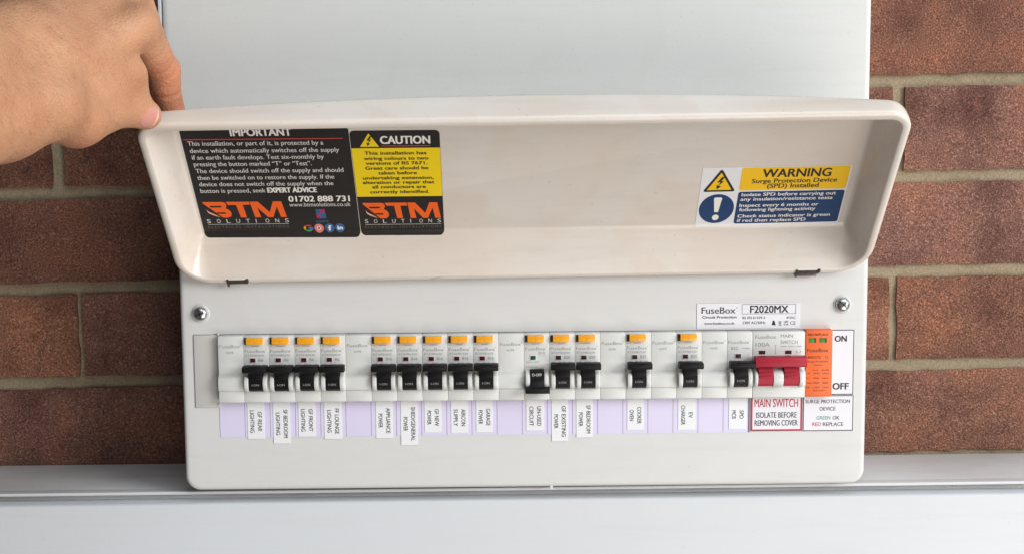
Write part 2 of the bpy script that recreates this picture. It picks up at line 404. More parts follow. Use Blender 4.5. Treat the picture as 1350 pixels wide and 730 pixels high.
# slotted filler plate left of the modules
b = MB(); b.box(-0.2332, -0.2157, -0.0008, 0.0040, 0.0602, 0.1119, 'filler_plastic', 0.0003)
b.box(-0.2337, -0.2332, -0.0003, 0.0030, 0.0602, 0.1119, 'ink_grey')
b.box(-0.2166, -0.2156, -0.0016, 0.0030, 0.1117, 0.1132, 'module_plastic', 0.0002)
b.box(-0.2172, -0.2156, -0.0016, 0.0030, 0.0615, 0.0634, 'module_plastic', 0.0002)
b.build('filler_plate', unit)

# panel screws
for sx, sz, ang in ((-0.2279, 0.1271, 20), (0.2241, 0.1297, 48)):
    b = MB()
    b.lathe([(0.0064, 0.0006), (0.0064, -0.0002), (0.0060, -0.0005), (0.0050, -0.0005)], 'panel_paint', seg=28)
    ring = b.build('screw_dimple', unit); ring.location = (sx, 0, sz); ring.name = 'washer'
    b = MB()
    b.lathe([(0.0050, -0.0004), (0.0051, -0.0012), (0.0047, -0.0024), (0.0036, -0.0034), (0.0020, -0.0039), (0.0006, -0.0040)], 'steel', seg=28)
    s = b.build('screw', unit, angle=60); s.location = (sx, 0, sz)
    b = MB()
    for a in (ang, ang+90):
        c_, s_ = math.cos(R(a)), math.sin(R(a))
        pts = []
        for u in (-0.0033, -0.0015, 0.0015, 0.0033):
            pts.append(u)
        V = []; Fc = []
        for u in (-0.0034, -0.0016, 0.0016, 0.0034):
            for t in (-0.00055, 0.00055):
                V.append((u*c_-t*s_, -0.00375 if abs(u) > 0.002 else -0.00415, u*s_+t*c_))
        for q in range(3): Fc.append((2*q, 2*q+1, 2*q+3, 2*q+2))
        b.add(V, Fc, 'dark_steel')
    b.build('cross_recess', s)  # raised dark cross; the slot's shade is put into its colour
# small nib on the lower edge
b = MB(); b.box(0.0170, 0.0192, 0.0005, 0.0060, -0.0016, 0.0014, 'panel_paint', 0.0004); b.build('edge_tab', unit)

# ---------------------------------------------------------------- LID
LX = Vector((0.99996192, 0.0, 0.00872654)); LU = Vector((-0.00638207, -0.68201225, 0.7313129)); LN = LX.cross(LU)
lid_m = Matrix(((LX.x, LU.x, LN.x, 0), (LX.y, LU.y, LN.y, -0.005), (LX.z, LU.z, LN.z, 0.1497), (0, 0, 0, 1)))
FX, FV0, FV1, FD = 0.2222, 0.0290, 0.1270, 0.0235       # flat floor of the tray
RX, RV0, RV1 = 0.2342, 0.0060, 0.1436                    # inner rim
def wall_g(t, f=0.22): return t*t/(2*f*(1-f/2)) if t < f else (t-f/2)/(1-f/2)
def floor_z(x, v):
    t = max((abs(x)-FX)/(RX-FX), (FV0-v)/(FV0-RV0), (v-FV1)/(RV1-FV1), 0)
    return -FD+0.0225*wall_g(min(t, 1))
b = MB(); rs = []
def ring_at(x, v0, v1, rbot, rtop, z, bow=0.0):
    out = []
    base = rrect(-x, x, v0, v1, (rbot, rbot, rtop, rtop), 10); pts = []
    for i, p in enumerate(base):
        pts.append(p); q = base[(i+1) % len(base)]
        if i % 11 == 10:                       # straight side: add points so that the edge can bow
            pts += [(p[0]+(q[0]-p[0])*t/24, p[1]+(q[1]-p[1])*t/24) for t in range(1, 24)]
    for px, pv in pts:
        zz = z
        if bow:
            t = min(max((pv-0.128)/0.014, 0), 1); t = t*t*(3-2*t)
            zz = z*(1-bow*t*abs(px/0.24)**2.2)
        out.append((px, pv, zz))
    return out
for t in (0, 0.055, 0.11, 0.165, 0.22, 0.35, 0.55, 0.75, 0.90, 1.0):
    rs.append(ring_at(FX+(RX-FX)*t, FV0+(RV0-FV0)*t, FV1+(RV1-FV1)*t, 0.001+0.0175*t**1.5, 0.001+0.007*t**1.5, -FD+0.0225*wall_g(t)))
for e, z in ((0.0003, -0.0002), (0.0009, 0.0002), (0.0034, 0.0003), (0.0047, -0.0002), (0.0057, -0.0013), (0.0061, -0.0030), (0.0062, -0.009), (0.0060, -0.0175), (0.0054, -0.0215), (0.0040, -0.0243), (0.0018, -0.0256)):
    rs.append(ring_at(RX+e, RV0-e*0.95, RV1+e, 0.0185+e, 0.008+e*1.3, z, 0.48))
rs.append(ring_at(RX-0.012, RV0+0.012, RV1-0.016, 0.012, 0.008, -0.0258))
b.rings(rs, 'lid_paint', cap0=True, cap1=True)
lid = b.build('lid', unit, angle=50); lid.matrix_local = lid_m
tag(lid, 'off-white tray-shaped lid held up by the hand')
# hinges in the lower rim
for x0, x1, mt in ((-0.2066, -0.1928, 'hinge_black'), (0.1897, 0.2053, 'dark_steel')):
    b = MB()
    b.box(x0, x1, 0.0012, 0.0046, -0.0040, 0.0009, mt, 0.0002)
    b.box(x0-0.0006, x0+0.0008, -0.0012, 0.0054, -0.0040, 0.0014, mt, 0.0002)
    b.box(x1-0.0010, x1+0.0008, 0.0030, 0.0056, -0.0040, 0.0014, mt, 0.0002)
    if mt == 'dark_steel': b.box(x0-0.001, x1-0.001, -0.0022, -0.0004, -0.0040, 0.0002, 'steel', 0.0002)
    b.build('hinge', lid)
b = MB(); b.poly([(-0.065, 0.0028, 0.00035), (-0.0655, 0.0022, 0.00035), (-0.060, 0.0042, 0.0004), (-0.0575, 0.0044, 0.0004)], 'ink_grey'); b.build('scratch', lid)

# ---------------------------------------------------------------- lid stickers
def lidfn(layer, c=None, rot=0.0):
    cr, sr = math.cos(rot), math.sin(rot)
    def fn(p):
        x, v = p[0]/1000, p[1]/1000
        if rot:
            dx, dv = x-c[0], v-c[1]; x, v = c[0]+dx*cr-dv*sr, c[1]+dx*sr+dv*cr
        return (x, v, floor_z(x, v)+0.00015+layer*0.00010)
    return fn
def sheet(b, x0, x1, y0, y1, r, m, fn, rows=48, colsn=32):
    # rounded sheet as horizontal bands so that it bends with the tray
    pts = rrect(x0, x1, y0, y1, r, 5)
    ys = sorted(set([round(p[1], 4) for p in pts]+[y0+(y1-y0)*i/rows for i in range(rows+1)]))
    def span(y):
        dx = 0
        rr = r if isinstance(r, tuple) else (r,)*4
        def ins(rad, d): return rad-math.sqrt(max(rad*rad-(rad-d)**2, 0)) if d < rad else 0
        l = max(ins(rr[0], y-y0), ins(rr[3], y1-y)); q = max(ins(rr[1], y-y0), ins(rr[2], y1-y))
        return x0+l, x1-q
    V = []; Fc = []
    for y in ys:
        l, q = span(y)
        for i in range(colsn+1): V.append((l+(q-l)*i/colsn, y))
    for j in range(len(ys)-1):
        for i in range(colsn):
            a = j*(colsn+1)+i; Fc.append((a, a+1, a+colsn+2, a+colsn+1))
    b.add(V, Fc, m, fn)
def disc(b, cx, cy, rx, ry, m, fn, n=24): b.poly([(cx+rx*math.cos(2*math.pi*i/n), cy+ry*math.sin(2*math.pi*i/n)) for i in range(n)], m, fn)
def rect(b, x0, x1, y0, y1, m, fn): b.poly([(x0, y0), (x1, y0), (x1, y1), (x0, y1)], m, fn)
def arc(b, cx, cy, r0, r1, a0, a1, m, fn, n=10):
    V = []; Fc = []
    for i in range(n+1):
        a = R(a0+(a1-a0)*i/n); V += [(cx+r0*math.cos(a), cy+r0*math.sin(a)), (cx+r1*math.cos(a), cy+r1*math.sin(a))]
    for i in range(n): Fc.append((2*i, 2*i+1, 2*i+3, 2*i+2))
    b.add(V, Fc, m, fn)
def solutions_logo(b, x0, x1, y0, y1, L):
    W = x1-x0; H = y1-y0
    P = lambda x, y: (x0+x*W, y0+y*H)
    def pg(pts): b.poly([P(*p) for p in pts], 'logo_orange', L(1))
    # coordinates measured on a 1100 x 200 design
    Q = lambda pts, m, k: b.poly([P((x-105)/1100, 1-(y-155)/200) for x, y in pts], m, L(k))
    Q([(105, 155), (370, 155), (400, 163), (416, 185), (416, 212), (400, 238), (440, 256), (463, 285), (463, 318), (445, 345), (410, 355), (338, 355), (108, 172)], 'logo_orange', 1)
    Q([(195, 205), (340, 205), (350, 214), (340, 224), (205, 224), (188, 214)], 'sticker_black', 2)
    Q([(268, 288), (380, 288), (390, 297), (380, 306), (290, 306), (268, 295)], 'sticker_black', 2)
    Q([(135, 248), (165, 280), (235, 312), (310, 352), (205, 322), (150, 290)], 'logo_pink', 1)
    Q([(142, 272), (180, 300), (225, 318), (165, 300)], 'ink_white', 2)
    Q([(418, 155), (730, 155), (735, 195), (640, 195), (662, 355), (580, 355), (548, 195), (440, 195)], 'logo_orange', 1)
    Q([(740, 155), (848, 155), (985, 292), (1052, 155), (1165, 155), (1205, 355), (1125, 355), (1093, 222), (1022, 355), (952, 355), (828, 232), (855, 355), (775, 355)], 'logo_orange', 1)
def bolt(b, cx, cy, s, m, fn):
    # lightning arrow pointing down
    pts = [(0.15, 1.0), (-0.35, 0.10), (0.02, 0.16), (-0.18, -0.45), (0.42, 0.36), (0.06, 0.30), (0.45, 0.92)]
    b.poly([(cx+x*s, cy+y*s) for x, y in pts], m, fn)
    b.poly([(cx+x*s, cy+y*s) for x, y in [(-0.38, -0.30), (-0.30, -0.95), (0.16, -0.50)]], m, fn)

# IMPORTANT notice
b = MB(); cI = (-0.1670, 0.0750); rI = R(-0.55)
L = lambda k: lidfn(k, cI, rI)
sheet(b, -221.0, -113.2, 24.3, 124.5, 3.0, 'sticker_black', L(0))
def T(b, L, t, x0, x1, y, cap, m='ink_light', bold=0.0, layer=1): b.text(t, x0, x1, y, cap, m, L(layer), bold)
T(b, L, 'IMPORTANT', -189.1, -149.7, 117.4, 6.4, 'ink_white', 0.028)
rect(b, -219.6, -117.5, 114.3, 115.0, 'ink_line_red', L(1))
for t, x0, x1, y, c in [('This installation, or part of it, is protected by a', -217.61, -130.31, 109.26, 3.9), ('device which automatically switches off the supply', -217.33, -120.69, 102.9, 3.9),
    ('if an earth fault develops. Test six-monthly by', -217.01, -131.21, 96.9, 3.9), ('pressing the button marked “T” or “Test”.', -216.91, -139.84, 90.95, 3.9),
    ('The device should switch off the supply and should', -216.79, -119.58, 84.68, 3.9), ('then be switched on to restore the supply. If the', -216.76, -126.25, 78.44, 3.9),
    ('device does not switch off the supply when the', -216.57, -127.4, 72.42, 3.9), ('button is pressed, seek', -216.82, -173.3, 66.2, 3.9)]:
    T(b, L, t, x0, x1, y, c, 'ink_light', 0.010)
T(b, L, 'EXPERT ADVICE', -172.2, -139.0, 65.9, 4.7, 'ink_white', 0.035)
T(b, L, '01702 888 731', -159.1, -117.7, 57.0, 5.4, 'ink_white', 0.026)
T(b, L, 'www.btmsolutions.co.uk', -159.2, -117.7, 52.3, 3.9, 'ink_light', 0.004)
# scheme badge
rect(b, -142.0, -138.8, 45.2, 49.6, 'icon_teal', L(1)); rect(b, -138.8, -135.8, 45.2, 49.6, 'icon_crimson', L(1))
rect(b, -142.0, -138.8, 40.6, 45.2, 'icon_crimson', L(1)); rect(b, -138.8, -135.4, 40.6, 45.2, 'icon_teal', L(1))
b.poly([(-142.0, 47.5), (-139.5, 44.0), (-135.6, 49.0), (-139.2, 41.6)], 'icon_blue', L(2))
T(b, L, 'NAPIT', -142.6, -133.8, 36.3, 2.6, 'icon_teal', 0.02)
# round media icons
for a0, a1, m in ((-45, 20, 'icon_gblue'), (20, 40, 'icon_gblue'), (40, 150, 'icon_red'), (150, 205, 'icon_yellow'), (205, 315, 'icon_green')):
    if a0 >= 40 or a1 <= 5 or a0 == -45: arc(b, -148.7, 31.0, 1.9, 3.3, a0 if a0 != -45 else -45, a1 if a0 != -45 else 4, m, L(1))
rect(b, -148.7, -145.5, 30.3, 31.7, 'icon_gblue', L(1))
disc(b, -141.4, 31.0, 3.3, 4.2, 'icon_salmon', L(1)); disc(b, -141.4, 31.0, 1.5, 2.0, 'ink_white', L(2)); disc(b, -141.4, 31.0, 0.8, 1.1, 'icon_red', L(3))
disc(b, -134.1, 31.2, 3.3, 4.2, 'icon_blue', L(1)); T(b, L, 'f', -135.2, -132.8, 28.4, 5.2, 'ink_white', 0.05, 2)
disc(b, -127.0, 31.2, 3.3, 4.2, 'icon_blue', L(1)); T(b, L, 'in', -128.9, -124.9, 29.2, 4.0, 'ink_white', 0.05, 2)
solutions_logo(b, -217.4, -162.2, 42.3, 57.5, L)
V0 = -217.3
for i, ch in enumerate('SOLUTIONS'):
    xx = V0+i*6.67; T(b, L, ch, xx, xx+(2.6 if ch != 'I' else 0.5), 36.9, 3.8, 'ink_light', 0.0)
rect(b, -217.0, -161.8, 35.45, 35.8, 'ink_light', L(1))
T(b, L, 'E L E C T R I C A L   I N S T A L L A T I O N S', -217.3, -162.2, 31.8, 2.2, 'ink_dim')
s = b.build('notice_sticker', lid, smooth=False); tag(s, 'black sticker headed IMPORTANT with an orange logo')

# CAUTION notice
b = MB(); cC = (-0.0840, 0.0720); rC = R(-0.5)
L = lambda k: lidfn(k, cC, rC)
sheet(b, -112.8, -55.0, 24.4, 120.3, 3.2, 'sticker_black', L(0))
rect(b, -112.6, -55.2, 60.4, 105.0, 'sticker_yellow', L(1))
b.poly([(-100.7, 118.0), (-106.9, 106.2), (-94.6, 106.2)], 'sticker_yellow', L(1)); bolt(b, -100.8, 111.2, 4.4, 'ink_black', L(2))
T(b, L, 'CAUTION', -93.7, -61.2, 108.6, 6.9, 'ink_white', 0.028); rect(b, -93.0, -61.3, 106.5, 107.1, 'ink_line_red', L(1))
for t, x0, x1, y, c in [('This installation has', -104.61, -64.11, 99.13, 2.95), ('wiring colours to two', -105.33, -63.02, 94.41, 2.95), ('versions of BS 7671.', -104.42, -63.84, 90.07, 2.95), ('Great care should be', -105.02, -63.48, 85.56, 2.95),
    ('taken before', -96.9, -71.25, 81.09, 2.95), ('undertaking extension,', -107.43, -60.32, 76.57, 2.95), ('alteration or repair that', -107.81, -59.97, 72.38, 2.95), ('all conductors are', -101.8, -65.87, 68.16, 2.95), ('correctly identified.', -103.57, -63.72, 63.47, 2.95)]:
    T(b, L, t, x0, x1, y, c, 'ink_black', 0.030, 2)
solutions_logo(b, -109.6, -57.0, 39.2, 54.4, L)
for i, ch in enumerate('SOLUTIONS'):
    xx = -109.4+i*6.25; T(b, L, ch, xx, xx+(2.4 if ch != 'I' else 0.5), 34.6, 3.6, 'ink_light', 0.0)
rect(b, -109.2, -57.0, 33.0, 33.35, 'ink_light', L(1))
T(b, L, 'E L E C T R I C A L   I N S T A L L A T I O N S', -109.4, -57.2, 29.4, 2.2, 'ink_dim')
s = b.build('notice_sticker', lid, smooth=False); tag(s, 'black and yellow sticker headed CAUTION')

# WARNING notice
b = MB(); cW = (0.1685, 0.0540); rW = R(0.35)
L = lambda k: lidfn(k, cW, rW)
sheet(b, 118.8, 218.4, 26.6, 82.6, 0.6, 'paper_white', L(0))
def tri(b, pts, m, fn, rad):
    # triangle with rounded corners
    out = []; n = 3
    for i in range(n):
        p0 = Vector(pts[i-1]); p = Vector(pts[i]); p1 = Vector(pts[(i+1) % n])
        a = p+(p0-p).normalized()*rad; c = p+(p1-p).normalized()*rad
        for k_ in range(5):
            t = k_/4; out.append(tuple(a*(1-t)**2+p*2*t*(1-t)+c*t*t))
    b.poly(out, m, fn)
tri(b, [(120.6, 60.0), (142.9, 60.0), (131.7, 81.6)], 'ink_black', L(1), 2.4)
tri(b, [(123.4, 61.7), (140.1, 61.7), (131.7, 78.0)], 'warning_yellow', L(2), 0.8); bolt(b, 131.8, 68.2, 6.0, 'ink_black', L(3))
disc(b, 131.9, 43.4, 12.0, 14.2, 'sticker_blue', L(1), 32)
b.poly([(130.0, 54.6), (134.0, 54.6), (134.8, 53.6), (133.3, 40.2), (130.7, 40.2), (129.2, 53.6)], 'ink_white', L(2)); disc(b, 132.0, 35.0, 2.3, 2.8, 'ink_white', L(2))
sheet(b, 145.3, 217.5, 60.7, 82.0, 1.6, 'warning_yellow', L(1), 12, 8)
sheet(b, 145.3, 217.5, 28.3, 59.4, 1.8, 'sticker_blue', L(1), 24, 8)
for t, x0, x1, y, c, m, bo in [('WARNING', 159.22, 205.37, 72.8, 7.6, 'ink_black', 0.022), ('Surge Protection Device', 152.94, 210.34, 67.45, 4.0, 'ink_black', 0.02), ('(SPD) Installed', 163.87, 198.72, 62.7, 4.0, 'ink_black', 0.02),
    ('Isolate SPD before carrying out', 147.6, 211.87, 55.2, 3.15, 'ink_white', 0.02), ('any insulation/resistance tests', 147.33, 210.23, 50.8, 3.15, 'ink_white', 0.02), ('Inspect every 6 months or', 147.38, 201.54, 44.8, 3.15, 'ink_white', 0.02),
    ('following lightning activity', 147.66, 200.17, 40.5, 3.15, 'ink_white', 0.02), ('Check status indicator is green', 147.29, 211.28, 34.3, 3.15, 'ink_white', 0.02), ('if red then replace SPD', 147.45, 195.12, 29.9, 3.15, 'ink_white', 0.02)]:
    T(b, L, t, x0, x1, y, c, m, bo, 2)
s = b.build('notice_sticker', lid, smooth=False); tag(s, 'yellow, blue and white sticker headed WARNING')

# ---------------------------------------------------------------- labels on the panel
def pfn(Y): return lambda p: (p[0]/1000, Y, p[1]/1000)
def plate(b, x0, x1, z0, z1, Yf, m, th=0.0003): b.box(x0/1000, x1/1000, Yf, Yf+th, z0/1000, z1/1000, m)
def frame(b, x0, x1, z0, z1, w_, Y, m):
    f = pfn(Y)
    rect(b, x0, x1, z0, z0+w_, m, f); rect(b, x0, x1, z1-w_, z1, m, f); rect(b, x0, x0+w_, z0+w_, z1-w_, m, f); rect(b, x1-w_, x1, z0+w_, z1-w_, m, f)
# rating label
b = MB(); plate(b, 121.3, 194.3, 113.2, 131.1, -0.0004, 'label_white'); f = pfn(-0.0005)
for t, x0, x1, z, c, bo in [('FuseBox', 124.53, 148.6, 123.96, 4.5, 0.012), ('Circuit Protection', 125.09, 149.42, 120.57, 1.8, 0.025), ('www.fusebox.co.uk', 126.42, 147.91, 116.2, 1.6, 0.02), ('F2020MX', 158.81, 185.99, 124.2, 5.2, 0.022),
    ('BS EN 61439-3', 153.5, 169.58, 119.97, 1.75, 0.01), ('230V AC/50Hz', 153.54, 169.79, 116.36, 1.9, 0.01), ('IP2XC', 184.81, 191.04, 119.85, 1.7, 0.01), ('CE', 187.34, 191.1, 115.52, 2.6, 0.0), ('UK', 182.76, 186.14, 117.2, 1.3, 0.03), ('CA', 182.78, 186.17, 115.35, 1.3, 0.03)]:
    b.text(t, x0, x1, z, c, 'ink_black', f, bo)
disc(b, 149.6, 128.0, 0.35, 0.35, 'ink_black', f, 8)
frame(b, 153.1, 191.2, 123.4, 130.4, 0.25, -0.0005, 'ink_black')
b.poly([(178.9, 118.3), (181.3, 118.3), (180.9, 116.0), (179.3, 116.0)], 'ink_grey', f); rect(b, 179.0, 181.2, 115.2, 115.6, 'ink_black', f)
disc(b, 175.6, 117.9, 0.8, 0.9, 'ink_black', f, 10); b.poly([(174.2, 115.4), (177.1, 115.4), (176.5, 117.6), (174.8, 117.6)], 'ink_black', f)
s = b.build('rating_label', unit, smooth=False); tag(s, 'white printed rating label reading F2020MX')
# on / off label
b = MB(); plate(b, 216.6, 232.9, 65.3, 111.6, -0.0004, 'label_white'); frame(b, 216.6, 232.9, 65.3, 111.6, 0.5, -0.0005, 'ink_black'); f = pfn(-0.0005)
b.text('ON', 219.0, 227.7, 103.2, 4.3, 'ink_black', f, 0.032); b.text('OFF', 218.0, 229.6, 68.9, 4.7, 'ink_black', f, 0.032)
s = b.build('position_label', unit, smooth=False); tag(s, 'white label reading ON and OFF')
# main switch label
b = MB(); plate(b, 160.2, 196.8, 39.4, 64.9, -0.0004, 'label_white'); frame(b, 160.2, 196.8, 39.4, 64.9, 1.25, -0.0005, 'ink_red'); f = pfn(-0.0005)
b.text('MAIN SWITCH', 162.8, 193.8, 56.7, 5.9, 'ink_red', f, 0.006); b.text('ISOLATE BEFORE', 164.0, 193.0, 49.0, 4.0, 'ink_black', f, 0.010); b.text('REMOVING COVER', 163.0, 193.8, 43.3, 4.0, 'ink_black', f, 0.010)
s = b.build('instruction_label', unit, smooth=False); tag(s, 'red-edged label reading MAIN SWITCH')
# surge label
b = MB(); plate(b, 197.5, 233.2, 39.2, 64.7, -0.0004, 'label_white'); frame(b, 197.5, 233.2, 39.2, 64.7, 0.5, -0.0005, 'ink_black')
for t, x0, x1, z, c, m in [('SURGE PROTECTION', 199.0, 230.7, 59.16, 2.6, 'ink_black'), ('DEVICE', 209.33, 220.52, 53.9, 2.6, 'ink_black'), ('GREEN', 207.0, 217.0, 47.35, 2.6, 'ink_green'), ('OK', 218.6, 223.5, 47.3, 2.6, 'ink_black'), ('RED', 204.1, 210.3, 42.75, 2.6, 'ink_red'), ('REPLACE', 211.7, 226.3, 42.7, 2.6, 'ink_black')]:
    b.text(t, x0, x1, z, c, m, f, 0.010)
s = b.build('instruction_label', unit, smooth=False); tag(s, 'black-edged label reading SURGE PROTECTION DEVICE')
# lilac strip cells and paper circuit labels
X0, MW = -215.2, 17.86
b = MB(); plate(b, X0-1.6, 159.5, 38.6, 63.6, -0.0001, 'lilac_line', 0.0004); b.build('label_strip', unit, smooth=False)
for i in range(21):
    b = MB(); plate(b, X0-1.5+MW*i+0.15, X0-1.5+MW*(i+1)-0.15, 38.5, 63.6, -0.0002, 'lilac_card', 0.0004)
    b.build('label_cell', unit, smooth=False)
PAPERS = [('GF REAR', 'LIGHTING', -196.93, -185.12, 37.29), ('SF BEDROOM', 'LIGHTING', -178.76, -166.95, 33.82), ('GF FRONT', 'LIGHTING', -160.92, -149.1, 38.58), ('FF LOUNGE', 'LIGHTING', -142.69, -130.33, 36.75),
    ('APPLIANCE', 'POWER', -106.13, -94.3, 36.94), ('SHED/GENERAL', 'POWER', -88.46, -76.61, 31.83), ('GF NEW', 'POWER', -71.64, -59.8, 40.72), ('AIRCON', 'SUPPLY', -52.81, -40.97, 40.26), ('GARAGE', 'POWER', -35.04, -23.46, 40.64),
    ('UN-USED', 'CIRCUIT', 0.52, 13.18, 41.38), ('GF EXISTING', 'POWER', 18.54, 30.14, 33.53), ('SF BEDROOM', 'POWER', 36.09, 47.69, 36.1), ('COOKER', 'OVEN', 72.25, 83.85, 41.24), ('EV', 'CHARGER', 108.42, 120.85, 40.88), ('SPD', 'MCB', 144.63, 157.06, 41.08)]
for i, (a, c, x0, x1, z0) in enumerate(PAPERS):
    b = MB(); zt = 64.2
    plate(b, x0, x1, z0, zt, -0.0005, 'paper_white', 0.0003)
    cz = (z0+zt)/2-1.0; cx = (x0+x1)/2
    for t, xb in ((a, cx+1.3), (c, cx-4.1)):
        wd = len(t)*2.02
        # text runs downwards: text x -> -z, text y -> +x
        b.text(t, -wd/2, wd/2, 0, 2.9, 'ink_black', (lambda xb, cz: (lambda p: ((xb+p[1])/1000, -0.0006, (cz-p[0])/1000)))(xb, cz), 0.012)
    s = b.build('circuit_label', unit, smooth=False); tag(s, 'white paper label reading %s %s' % (a, c))

# ================================================================== MODULES
Z = lambda *a: [(y/1000, z/1000) for y, z in a]
BODY = Z((9, 111.7), (-4.8, 111.7), (-5.6, 111.4), (-6, 110.6), (-6, 85.0), (-6.6, 84.2), (-8.2, 83.0), (-8.8, 81.6), (-8.8, 75.0), (-8.3, 73.4), (-7.2, 72.7), (-7.2, 66.2), (-6.8, 65.0), (-6.0, 64.5), (9, 64.5))
CHEEK = [(-0.0060, 0.0862)]+[((-0.0078-0.0052*math.sin(math.pi*t/10)**0.45), 0.0858-0.0134*t/10) for t in range(11)]+[(-0.0060, 0.0720)]
HW = 8.87
WORD = ('FuseBox', -8.0, 6.2, 99.9, 2.2)
def breaker_parts(rating, on, kind='rcbo'):
    parts = []
    b = MB(); b.prism_x(BODY, -HW/1000, HW/1000, 'module_plastic', 0.0003)
    for x0, x1 in ((-8.0, -5.0), (5.0, 8.0)): b.prism_x(CHEEK, x0/1000, x1/1000, 'module_plastic', 0.0006)
    f = pfn(-0.00606)
    if kind == 'rcbo':
        b.text('FuseBox', -8.2, 6.2, 99.9, 2.2, 'ink_grey', f, 0.004)
        disc(b, 6.6, 102.2, 0.3, 0.3, 'ink_grey', f, 8)
        if on:
            b.text('RTAMB%02d30' % rating, -7.6, 5.2, 97.3, 1.4, 'ink_grey', f)
            b.text('B%d' % rating, 1.3, 5.4 if rating > 9 else 4.6, 93.7, 2.0, 'ink_grey', f, 0.006)
            b.text('30mA', -2.6, 2.4, 90.9, 1.1, 'ink_grey', f); b.text('240V', -7.4, -4.2, 90.9, 1.0, 'ink_grey', f); b.text('6kA', 4.2, 6.9, 90.9, 1.0, 'ink_grey', f)
        else:
            b.text('B%d' % rating, 1.3, 5.6, 97.0, 2.0, 'ink_grey', f, 0.006)
            rect(b, 0.8, 6.8, 96.0, 96.15, 'ink_grey', f)
            b.text('30mA 240V', -7.6, 2.0, 91.0, 1.1, 'ink_grey', f); b.text('RTAMB%02d30' % rating, -7.6, 0.4, 87.6, 0.9, 'ink_grey', f)
        rect(b, -7.9, -6.9, 104.0, 104.4, 'ink_grey', f); rect(b, -3.5, 1.6, 104.2, 104.6, 'ink_grey', f)
    else:
        b.text('FuseBox', -8.2, 6.6, 103.2, 2.2, 'ink_grey', f, 0.004)
        disc(b, 7.0, 105.4, 0.3, 0.3, 'ink_grey', f, 8)
        b.text('B%d' % rating, -6.2, -1.4, 98.9, 2.2, 'ink_grey', f, 0.006); b.text('MTB6000', 1.5, 7.0, 99.6, 0.9, 'ink_grey', f)
        rect(b, 2.2, 4.0, 92.8, 96.2, 'ink_light', f); rect(b, 5.0, 6.8, 92.8, 96.2, 'ink_light', f)
        b.text('6kA', -7.4, -3.0, 91.0, 1.0, 'ink_grey', f)
    parts.append(('body', b, None))
    if kind == 'rcbo':
        b = MB(); b.box(-0.0084, -0.0062, -0.00615, -0.0055, 0.1056, 0.1106, 'dark_gap')  # flat dark strip painting in the shade of the recess beside the button
        b.box(-0.0066, 0.0050, -0.0091, -0.0050, 0.1061, 0.1106, 'amber_plastic', 0.0004)
        b.box(-0.0064, 0.0048, -0.0092, -0.0089, 0.1087, 0.1089, 'amber_plastic')
        b.box(-0.0009, -0.0006, -0.00925, -0.0089, 0.1063, 0.1104, 'amber_plastic')
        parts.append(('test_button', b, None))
        wx0, wx1 = -4.4, -0.8
    else:
        wx0, wx1 = -3.0, 0.8
    b = MB(); b.box((wx0-0.5)/1000, (wx1+0.5)/1000, -0.0063, -0.0056, 0.0928, 0.0964, 'module_plastic', 0.0001)
    b.box(wx0/1000, wx1/1000, -0.00645, -0.0056, 0.0932, 0.0960, 'flag_red' if on else 'flag_green', 0.0001)
    parts.append(('indicator_window', b, None))
    b = MB()
    rot = [(-0.0060, 0.0866)]+[(-0.0090-0.0034*math.sin(math.pi*t/8)**0.35, 0.0864-0.0134*t/8) for t in range(9)]+[(-0.0060, 0.0728)]
    b.prism_x(rot, -0.0048, 0.0048, 'black_plastic')
    b.box(-0.0035, 0.0035, -0.0130, -0.0110, 0.0797, 0.0803, 'black_plastic', 0.0002)
    if on:
        hp = Z((-11, 91.8), (-16.5, 91.6), (-17.6, 90.9), (-17.9, 89.8), (-17.6, 88.2), (-16.6, 87.2), (-15.0, 86.9), (-13.2, 84.6), (-12.4, 82.0), (-9, 82.0), (-9, 88))
        b.prism_x([p for p in hp], -0.0047, 0.0047, 'black_plastic', 0.0003)
        hb = Z((-9.5, 91.8), (-16.5, 91.6), (-17.6, 90.9), (-18.0, 89.7), (-17.6, 88.2), (-16.6, 87.3), (-9.5, 87.0))
        b.prism_x(hb, -0.0084, 0.0087, 'black_plastic', 0.0005)
        b.text('I-ON', -2.7, 2.4, 77.3, 1.5, 'ink_grey', lambda p: (p[0]/1000, -0.01252, p[1]/1000), 0.01)
    else:
        hb = Z((-9.0, 75.4), (-15.5, 75.0), (-16.8, 74.2), (-17.3, 73.0), (-16.9, 71.6), (-15.8, 70.8), (-9.0, 70.8))
        b.prism_x(hb, -0.0084, 0.0087, 'black_plastic', 0.0005)
        hp = Z((-9, 82), (-12.3, 80.5), (-13.0, 77), (-15, 75.0), (-15, 72), (-9, 72)); b.prism_x(hp, -0.0047, 0.0047, 'black_plastic', 0.0003)
        b.text('O-OFF', -3.6, 3.2, 82.6, 1.9, 'ink_light', lambda p: (p[0]/1000, -0.01252, p[1]/1000), 0.008)
    parts.append(('toggle', b, None))
    return parts
def assemble(name, parts, x):
    root = empty(name, (x, 0, 0.0645))
    for n, b, _ in parts:
        o = b.build(n, root); o.location = (0, 0, -0.0645)
    return root
def copy_thing(src, x):
    r = src.copy(); col.objects.link(r); r.location = (x, src.location.y, src.location.z)
    for ch in src.children:
        c = ch.copy(); col.objects.link(c); c.parent = r
    return r
kinds = {0: 'blank', 5: 'blank', 11: 'blank', 15: 'blank', 17: 'blank', 19: 'blank'}
